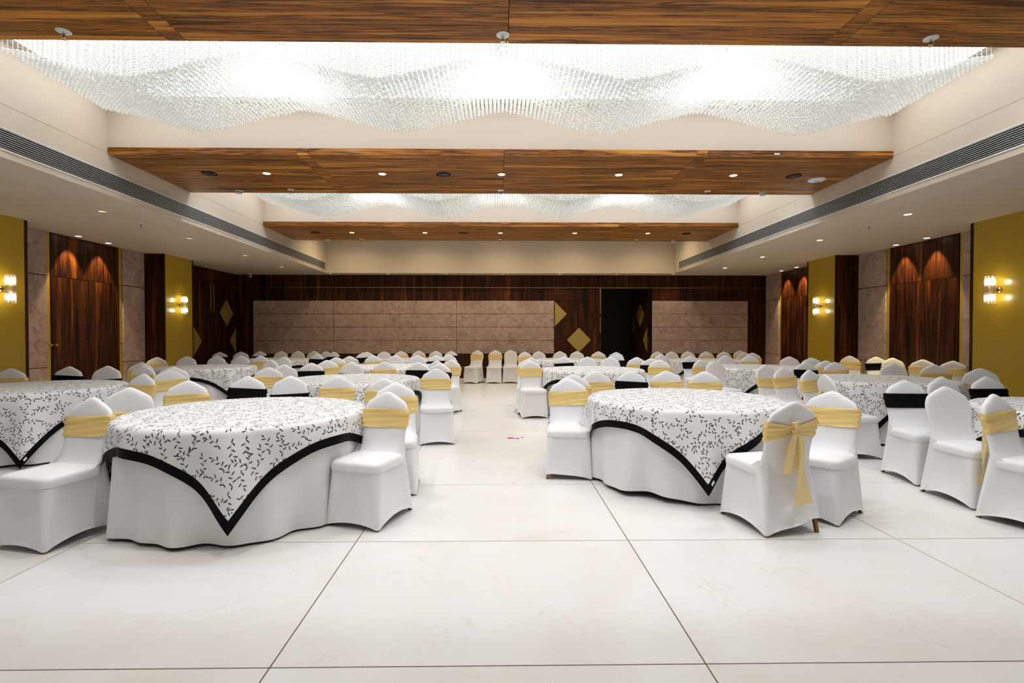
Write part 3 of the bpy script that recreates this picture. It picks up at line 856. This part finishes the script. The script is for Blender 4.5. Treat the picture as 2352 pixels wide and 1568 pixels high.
def backrest_mesh():
    ss = [math.sin(math.pi / 2 * k) for k in np.linspace(-1, 1, 25)]
    ts = list(np.linspace(0, 0.86, 15)) + [0.91, 0.95, 0.975, 0.99, 1.0]
    v = []; f = []; idx = {}
    def vid(i, j, fr):
        edge = i in (0, len(ss) - 1) or j == len(ts) - 1
        key = (i, j, True if edge else fr)
        if key not in idx:
            z = ZB0 + ts[j] * (zt_(ss[i]) - ZB0)
            idx[key] = len(v); v.append(surf(ss[i], z, fr))
        return idx[key]
    for fr in (True, False):
        for i in range(len(ss) - 1):
            for j in range(len(ts) - 1):
                q = (vid(i, j, fr), vid(i + 1, j, fr), vid(i + 1, j + 1, fr), vid(i, j + 1, fr))
                if len(set(q)) < 3: continue
                f.append(q[::-1] if fr else q)
    return mesh('backrest', v, f, M['spandex'], True)
def rrect(hw, yf, yr, rad, ns=10, nc=5):
    """rounded rectangle; yields (x, y, side index, fraction along side)"""
    out = []
    cs = [((hw - rad, yf - rad), 0), ((-hw + rad, yf - rad), 90), ((-hw + rad, yr + rad), 180), ((hw - rad, yr + rad), 270)]
    for k, ((cx, cy_), a0) in enumerate(cs):
        for i in range(nc):
            a = math.radians(a0 + 90 * i / (nc - 1)); out.append((cx + rad * math.cos(a), cy_ + rad * math.sin(a), k, 0.0))
        (nx, ny), a1 = cs[(k + 1) % 4]
        p0 = out[-1]; a = math.radians(a1); p1 = (nx + rad * math.cos(a), ny + rad * math.sin(a))
        for i in range(1, ns):
            q = i / ns; out.append((p0[0] + (p1[0] - p0[0]) * q, p0[1] + (p1[1] - p0[1]) * q, k, q))
    return out
def skirt_cover_mesh(lift=None):
    top = rrect(0.206, 0.216, -0.205, 0.06); bot = rrect(0.223, 0.243, -0.272, 0.02)
    corners = {'FR': (0.22, 0.24), 'FL': (-0.22, 0.24), 'BR': (0.22, -0.27), 'BL': (-0.22, -0.27)}
    v = []; f = []; n = len(top)
    qs = [1.0, 0.93, 0.85, 0.72, 0.58, 0.44, 0.30, 0.18, 0.09, 0.03, 0.0]
    for q in qs:
        for a, b_ in zip(top, bot):
            m = math.sin(math.pi * a[3])
            inward = 0.036 * max(0.0, math.sin(math.pi * min(1, q * 1.02))) ** 0.6 * m ** 0.7
            x = a[0] * q + b_[0] * (1 - q); y = a[1] * q + b_[1] * (1 - q)
            if a[3] > 0:
                k = a[2]
                if k == 0: y -= inward * 0.6
                elif k == 1: x += inward
                elif k == 2: y += inward * 1.2
                else: x -= inward
            hem = 0.013 + (0.030, 0.045, 0.040, 0.045)[a[2]] * m ** 0.8
            if lift:
                cx, cy_ = corners[lift[0]]
                hem += lift[1] * math.exp(-(math.hypot(b_[0] - cx, b_[1] - cy_) / 0.13) ** 2)
            u = min(1.0, max(0.0, (-0.03 - a[1]) / 0.17)); u = u * u * (3 - 2 * u)
            zt = 0.43 + 0.085 * u
            v.append((x, y, hem + (zt - hem) * q))
    for j in range(len(qs) - 1):
        for i in range(n):
            a, b_ = j * n + i, j * n + (i + 1) % n
            f.append((a, a + n, b_ + n, b_))
    return mesh('skirt', v, f, M['spandex'], True)
def seat_mesh():
    v = []; f = []
    rings = [(0.992, 0.405), (1.0, 0.42), (1.0, 0.438), (0.985, 0.452), (0.955, 0.463), (0.89, 0.471), (0.7, 0.479), (0.35, 0.484)]
    n = 0
    for s, z in rings:
        r = rrect(0.214, 0.228, -0.19, 0.07); n = len(r)
        for p in r: v.append((p[0] * s, 0.02 + (p[1] - 0.02) * s, z))
    for j in range(len(rings) - 1):
        for i in range(n):
            a, b_ = j * n + i, j * n + (i + 1) % n; f.append((a, b_, b_ + n, a + n))
    f.append(tuple((len(rings) - 1) * n + i for i in range(n)))
    return mesh('seat', v, f, M['spandex'], True)
def smax(z):
    lo, hi = 0.0, 1.0
    if zt_(1.0) >= z: return 1.0
    for _ in range(30):
        m = (lo + hi) / 2
        if zt_(m) >= z: lo = m
        else: hi = m
    return lo
ZK = 0.725
def sash_mesh(z0, z1, tilt, mat, rows=12, seed=0.0):
    v = []; f = []
    fr = [math.sin(math.pi / 2 * k) for k in np.linspace(-1, 1, 23)]
    loop = [(s, True) for s in fr] + [(s, False) for s in reversed(fr[1:-1])]
    n = len(loop)
    for j in range(rows):
        q = j / (rows - 1)
        for s, front in loop:
            z = z0 + (z1 - z0) * q + tilt * s
            if not front:
                zc = (z0 + z1) / 2
                z = zc + (z - zc) * (0.26 + 0.74 * abs(s) ** 0.8) + 0.0 * s
            sm = smax(z) * 0.995
            x, y, z = surf(s * sm, z, front)
            o = 0.007 + 0.0032 * math.sin(j * 1.9 + s * 2.6 + seed) + (0.006 if j in (rows - 2, rows - 4) else 0.0)
            y += (o if front else -o - 0.006 * (1 - abs(s)) * (1 + math.sin(j * 3.0)) * 0.5)
            x += o * s ** 5
            v.append((x, y, z))
    for j in range(rows - 1):
        for i in range(n):
            a, b_ = j * n + i, j * n + (i + 1) % n; f.append((a, a + n, b_ + n, b_))
    return mesh('sash', v, f, mat, True)
def strip_mesh(name, path, mat, nw=9, folds=2.5, amp=0.012):
    """ribbon: path of (x, y, z, half width, lean)"""
    P = np.array(path, dtype=float); T = np.linspace(0, 1, len(P)); TT = np.linspace(0, 1, 28)
    Q = np.stack([np.interp(TT, T, P[:, k]) for k in range(5)], 1)
    for _ in range(3): Q[1:-1] = (Q[:-2] + 2 * Q[1:-1] + Q[2:]) / 4
    v = []; f = []
    for i, (x, y, z, hw, lean) in enumerate(Q):
        for j in range(nw):
            s = j / (nw - 1) * 2 - 1
            v.append((x + s * hw, y - amp * min(1.0, i / 6) * math.sin(folds * s * 2 + i * 0.12) + lean * s, z + 0.006 * s))
    for i in range(len(Q) - 1):
        for j in range(nw - 1):
            a = i * nw + j; f.append((a, a + 1, a + nw + 1, a + nw))
    return mesh(name, v, f, mat, True)
def bow_meshes(mat, zk):
    yk = yc_(zk) - 0.026 - 0.02
    b = B()
    b.lathe([(0.004, -0.026), (0.018, -0.02), (0.024, 0.0), (0.018, 0.02), (0.004, 0.026)], 12, 'X', (0, yk, zk))
    knot = b.mesh('knot', mat, True)
    loop = strip_mesh('loop', [(0, yk, zk, 0.012, 0), (-0.022, yk - 0.02, zk + 0.045, 0.022, 0.0), (-0.028, yk - 0.035, zk + 0.075, 0.024, 0), (-0.024, yk - 0.05, zk + 0.055, 0.022, 0), (0.0, yk - 0.02, zk, 0.012, 0)], mat, 7, 1.5, 0.005)
    t1 = strip_mesh('tail', [(0, yk, zk, 0.010, 0), (-0.016, yk - 0.022, zk - 0.04, 0.046, 0.01), (-0.026, yk - 0.022, zk - 0.12, 0.062, 0.012), (-0.032, yk - 0.012, zk - 0.285, 0.072, 0.01)], mat, 9, 2.2, 0.012)
    t2 = strip_mesh('tail', [(0, yk, zk, 0.010, 0), (0.030, yk - 0.030, zk - 0.06, 0.034, 0.016), (0.036, yk - 0.030, zk - 0.18, 0.030, 0.018), (0.040, yk - 0.026, zk - 0.33, 0.044, 0.014), (0.052, yk - 0.024, zk - 0.51, 0.074, 0.0)], mat, 9, 1.6, 0.014)
    return knot, loop, t1, t2
back_me, seat_me = backrest_mesh(), seat_mesh()
skirts = {None: skirt_cover_mesh(), 'FR': skirt_cover_mesh(('FR', 0.035)), 'BR': skirt_cover_mesh(('BR', 0.095))}
def leg_mesh(sx, sy, back):
    x0, y0 = sx * 0.205, (0.226 if not back else -0.252)
    x1, y1 = sx * 0.175, (0.19 if not back else -0.19)
    v = []; h = 0.011
    for (x, y, z) in ((x0, y0, 0.0), (x0 + (x1 - x0) * 0.03, y0 + (y1 - y0) * 0.03, 0.012), (x1, y1, 0.40)):
        v += [(x - h, y - h, z), (x + h, y - h, z), (x + h, y + h, z), (x - h, y + h, z)]
    f = [(3, 2, 1, 0), (8, 9, 10, 11)] + [(j * 4 + i, j * 4 + (i + 1) % 4, j * 4 + 4 + (i + 1) % 4, j * 4 + 4 + i) for j in range(2) for i in range(4)]
    return mesh('leg', v, f, M['chair_leg'])
legs = [leg_mesh(sx, 0, bk) for sx in (-1, 1) for bk in (False, True)]
SASH = {}
for key, (z0, z1, mat) in {'G': (0.655, 0.800, M['sash']), 'g': (0.590, 0.725, M['sash']), 'B': (0.660, 0.800, M['black_cloth']), 'b': (0.600, 0.735, M['black_cloth'])}.items():
    zk = (z0 + z1) / 2
    SASH[key] = [[sash_mesh(z0, z1, tl, mat, seed=sd) for tl, sd in ((0.0, 0.0), (0.010, 1.5), (-0.010, 3.1))], bow_meshes(mat, zk)]
sheer_bow = bow_meshes(M['sheer'], 0.7275)
PH = {k: v[4] for k, v in TABLES.items()}
PH.update({'W': 'row along back wall', 'RW': 'row along right wall', 'L': 'loose group behind left foreground chair', 'F': 'left foreground corner'})
CHAIRS = [
    (-3.055, 4.899, -2.952, 'G', 'A1', 436),
    (-2.743, 5.413, -3.088, 'B', 'A1', 570),
    (-2.298, 5.451, -3.100, 'b', 'A1', 668),
    (-1.810, 5.457, -3.251, 'G', 'A1', 778),
    (-1.263, 5.155, -3.366, 'G', 'A1', 879),
    (-4.247, 5.822, -3.422, 'G', 'L1', 331),
    (-6.575, 6.804, -2.884, 'G', 'L1', 26),
    (-6.167, 7.195, -3.080, 'B', 'L1', 160),
    (-5.714, 7.330, -3.053, 'b', 'L1', 248),
    (-5.224, 7.319, -3.236, 'G', 'L1', 332),
    (-3.149, 6.973, -2.843, 'G', 'A2', 622),
    (-3.196, 7.550, -2.938, 'N', 'A2', 658),
    (-2.980, 8.073, -2.951, 'B', 'A2', 715),
    (-2.449, 8.335, -3.134, 'b', 'A2', 809),
    (-1.910, 8.368, -3.088, 'G', 'A2', 882),
    (-1.367, 8.224, -3.303, 'B', 'A2', 975),
    (-0.994, 7.887, -3.360, 'B', 'A2', 985),
    (-2.972, 8.973, -2.743, 'G', 'A3', 751),
    (-3.229, 10.172, -2.914, 'G', 'A3', 773),
    (-3.125, 10.679, -2.977, 'G', 'A3', 803),
    (-2.706, 11.004, -3.001, 'G', 'A3', 858),
    (-2.274, 11.142, -3.067, 'N', 'A3', 908),
    (-1.824, 11.176, -3.180, 'b', 'A3', 959),
    (-1.398, 11.065, -3.214, 'B', 'A3', 1000),
    (-1.155, 8.682, -3.464, 'G', 'A3', 1004),
    (-0.953, 9.117, -3.508, 'G', 'A3', 1036),
    (-3.348, 12.820, -2.820, 'B', 'A4', 835),
    (-3.383, 13.304, -2.818, 'N', 'A4', 848),
    (-3.032, 13.644, -2.893, 'N', 'A4', 878),
    (-2.646, 13.914, -2.964, 'G', 'A4', 925),
    (-2.217, 14.086, -3.094, 'G', 'A4', 961),
    (-1.768, 13.984, -3.245, 'b', 'A4', 998),
    (-1.340, 13.831, -3.301, 'B', 'A4', 1036),
    (-1.209, 11.537, -3.395, 'G', 'A4', 1031),
    (-5.855, 8.260, -3.009, 'G', 'L2', 325),
    (-6.883, 10.226, -2.955, 'G', 'L2', 367),
    (-6.525, 10.626, -2.964, 'N', 'L2', 425),
    (-6.090, 10.913, -3.112, 'g', 'L2', 499),
    (-5.609, 10.968, -3.138, 'b', 'L2', 554),
    (-5.172, 10.929, -3.174, 'G', 'L2', 598),
    (-4.501, 10.376, -3.423, 'N', 'L2', 645),
    (-4.258, 9.173, -3.556, 'g', 'L2', 624),
    (-7.188, 13.205, -2.839, 'B', 'L3', 529),
    (-6.843, 13.569, -2.904, 'N', 'L3', 561),
    (-6.449, 13.786, -2.945, 'B', 'L3', 584),
    (-6.020, 14.008, -3.135, 'g', 'L3', 640),
    (-5.588, 14.074, -3.169, 'g', 'L3', 684),
    (-5.146, 13.986, -3.290, 'g', 'L3', 721),
    (-4.417, 12.052, -3.458, 'B', 'L3', 729),
    (-4.751, 13.734, -3.361, 'b', 'L3', 750),
    (-4.417, 13.312, -3.425, 'B', 'L3', 759),
    (1.231, 6.116, -3.082, 'G', 'B1', 1368),
    (1.667, 6.155, -3.142, 'B', 'B1', 1451),
    (2.108, 6.196, -3.218, 'G', 'B1', 1528),
    (2.543, 6.078, -3.220, 'G', 'B1', 1617),
    (0.689, 9.861, -2.982, 'B', 'B2', 1220),
    (1.357, 10.248, -3.096, 'B', 'B2', 1297),
    (1.813, 10.270, -3.244, 'g', 'B2', 1349),
    (2.239, 10.166, -3.301, 'N', 'B2', 1400),
    (2.746, 10.047, -3.328, 'G', 'B2', 1463),
    (2.858, 9.529, -3.419, 'B', 'B2', 1495),
    (2.847, 9.030, -3.483, 'G', 'B2', 1502),
    (0.749, 13.294, -2.946, 'G', 'B3', 1213),
    (1.126, 13.654, -3.016, 'b', 'B3', 1231),
    (1.689, 13.765, -3.135, 'b', 'B3', 1287),
    (2.129, 13.737, -3.211, 'N', 'B3', 1324),
    (2.648, 13.484, -3.304, 'G', 'B3', 1382),
    (2.983, 13.034, -3.451, 'N', 'B3', 1407),
    (2.560, 11.268, -3.535, 'B', 'B3', 1416),
    (4.162, 10.647, -2.967, 'B', 'R3', 1588),
    (3.818, 9.110, -2.694, 'G', 'R3', 1609),
    (3.819, 8.587, -2.891, 'N', 'R3', 1639),
    (4.981, 10.863, -3.095, 'N', 'R3', 1669),
    (5.435, 10.816, -3.242, 'G', 'R3', 1718),
    (6.027, 10.371, -3.367, 'N', 'R3', 1813),
    (6.148, 9.844, -3.448, 'g', 'R3', 1863),
    (5.710, 8.681, -3.375, 'G', 'R3', 1901),
    (3.841, 11.549, -2.846, 'g', 'R4', 1518),
    (4.263, 13.327, -3.027, 'G', 'R4', 1520),
    (4.684, 13.492, -3.088, 'N', 'R4', 1549),
    (5.134, 13.606, -3.233, 'b', 'R4', 1587),
    (5.557, 13.463, -3.300, 'G', 'R4', 1619),
    (5.965, 13.273, -3.259, 'N', 'R4', 1658),
    (6.368, 13.029, -3.350, 'b', 'R4', 1694),
    (6.308, 12.541, -3.452, 'G', 'R4', 1728),
    (4.140, 7.477, -2.815, 'g', 'R2', 1757),
    (4.068, 6.854, -2.814, 'G', 'R2', 1798),
    (4.148, 6.359, -2.737, 'G', 'R2', 1859),
    (5.135, 8.199, -3.048, 'B', 'R2', 1857),
    (5.595, 8.193, -3.209, 'G', 'R2', 1911),
    (6.253, 7.843, -3.365, 'g', 'R2', 2061),
    (6.608, 7.494, -3.413, 'G', 'R2', 2132),
    (6.447, 6.633, -3.572, 'g', 'R2', 2251),
    (5.345, 5.260, -3.120, 'B', 'R1', 2266),
    (4.857, 5.245, -3.029, 'g', 'R1', 2170),
    (-4.192, 6.541, -2.678, 'G', 'L', 391),
    (-4.501, 7.082, -2.723, 'g', 'L', 399),
    (-3.141, 4.233, -2.889, 'g', 'L', 298),
    (0.543, 9.158, -3.122, 'G', 'B2', 1212),
    (0.866, 5.630, -3.122, 'G', 'B1', 1316),
    (6.888, 14.284, -3.241, 'G', 'W', 1700),
    (-3.030, 3.533, -3.363, 'G', 'F', 220),
    (-0.975, 3.880, -3.466, 'G', 'A1', 890),
    (-0.806, 6.658, -2.990, 'G', 'A2', 998),
    (0.700, 5.102, -3.262, 'G', 'B1', 1309),
    (0.582, 8.675, -3.051, 'G', 'B2', 1218),
    (1.985, 3.755, 0.201, 'G', 'B1', 1838),
    (2.504, 3.953, -4.059, 'G', 'B1', 1915),
    (4.060, 4.830, -3.242, 'B', 'R1', 2083),
    (3.963, 4.216, -3.130, 'N', 'R1', 2171),
    (3.930, 3.660, -2.785, 'G', 'R1', 2267),
    (-0.717, 14.690, -3.545, 'G', 'W', 1098),
    (-0.114, 14.710, -3.233, 'G', 'W', 1138),
    (0.346, 14.780, -3.191, 'N', 'W', 1172),
    (4.048, 5.846, -1.670, 'g', 'R2', 1908),
    (7.533, 10.693, -3.343, 'G', 'RW', 1976),
    (7.704, 10.168, -3.394, 'B', 'RW', 2039),
    (7.653, 9.684, -3.447, 'g', 'RW', 2088),
    (7.606, 9.127, -3.991, 'G', 'RW', 2156),
    (7.721, 8.661, -4.069, 'G', 'RW', 2201),
    (-0.950, 4.620, -3.042, 'G', 'A1', 892),
]
by = {}
for c in CHAIRS: by.setdefault((c[4], {'G': 'gold', 'g': 'gold', 'B': 'black', 'b': 'black', 'N': 'no'}[c[3]]), []).append(c)
for lst in by.values(): lst.sort(key=lambda c: c[5])
for k, (x, y, rz, s, tb, px) in enumerate(CHAIRS):
    colr = {'G': 'gold', 'g': 'gold', 'B': 'black', 'b': 'black', 'N': 'no'}[s]
    lst = by[(tb, colr)]
    i = next(q for q, c in enumerate(lst) if c[0] == x and c[1] == y)
    o_ = '' if len(lst) == 1 else ', ' + ord_(i) + ' from left'
    lab = 'white covered chair with %s sash%s, %s' % (colr, o_, PH[tb])
    if tb == 'F': lab = 'white covered chair with gold sash in the left foreground corner'
    if px == 1838: lab = 'white chair seen from behind with trailing gold bow, front right table'
    t = thing('banquet_chair', lab, 'chair', (x, y, 0), rz, 'white covered banquet chairs')
    link('backrest', back_me, t); link('seat', seat_me, t)
    link('skirt', skirts['BR' if px == 1838 else 'FR' if px == 1309 else None], t)
    for m in legs: link('leg', m, t)
    if s != 'N':
        bands, bow = SASH[s]
        if px in (1838, 2267, 892): bow = sheer_bow
        sa = link('sash', bands[k % 3], t)
        sa['label'] = colr + ' sash tied round the chair back'
        for nm, m in zip(('knot', 'loop', 'tail', 'tail'), bow): link(nm, m, sa)

# ================================================================== litter on the floor
t = thing('paper_scrap', 'crumpled pink and white paper scrap on the aisle floor', 'litter', (0.22, 6.83, 0))
def crumple(nm, mat, cx, cy_, sx, sy, h, seed):
    r = np.random.default_rng(seed); n = 7; v = []; f = []
    for j in range(n):
        for i in range(n):
            v.append((cx + sx * (i / (n - 1) - 0.5) + r.normal(0, sx * 0.05), cy_ + sy * (j / (n - 1) - 0.5) + r.normal(0, sy * 0.05), 0.002 + abs(r.normal(0, h))))
    for j in range(n - 1):
        for i in range(n - 1): a = j * n + i; f.append((a, a + 1, a + n + 1, a + n))
    link(nm, mesh(nm, v, f, mat), t)
crumple('white_piece', M['paper'], 0.02, 0.0, 0.085, 0.06, 0.010, 1)
crumple('pink_piece', M['pink'], -0.055, -0.01, 0.10, 0.035, 0.007, 2)
crumple('pink_piece', M['pink'], 0.035, -0.045, 0.05, 0.02, 0.006, 3)
crumple('pink_piece', M['pink'], 0.10, 0.02, 0.035, 0.015, 0.004, 4)
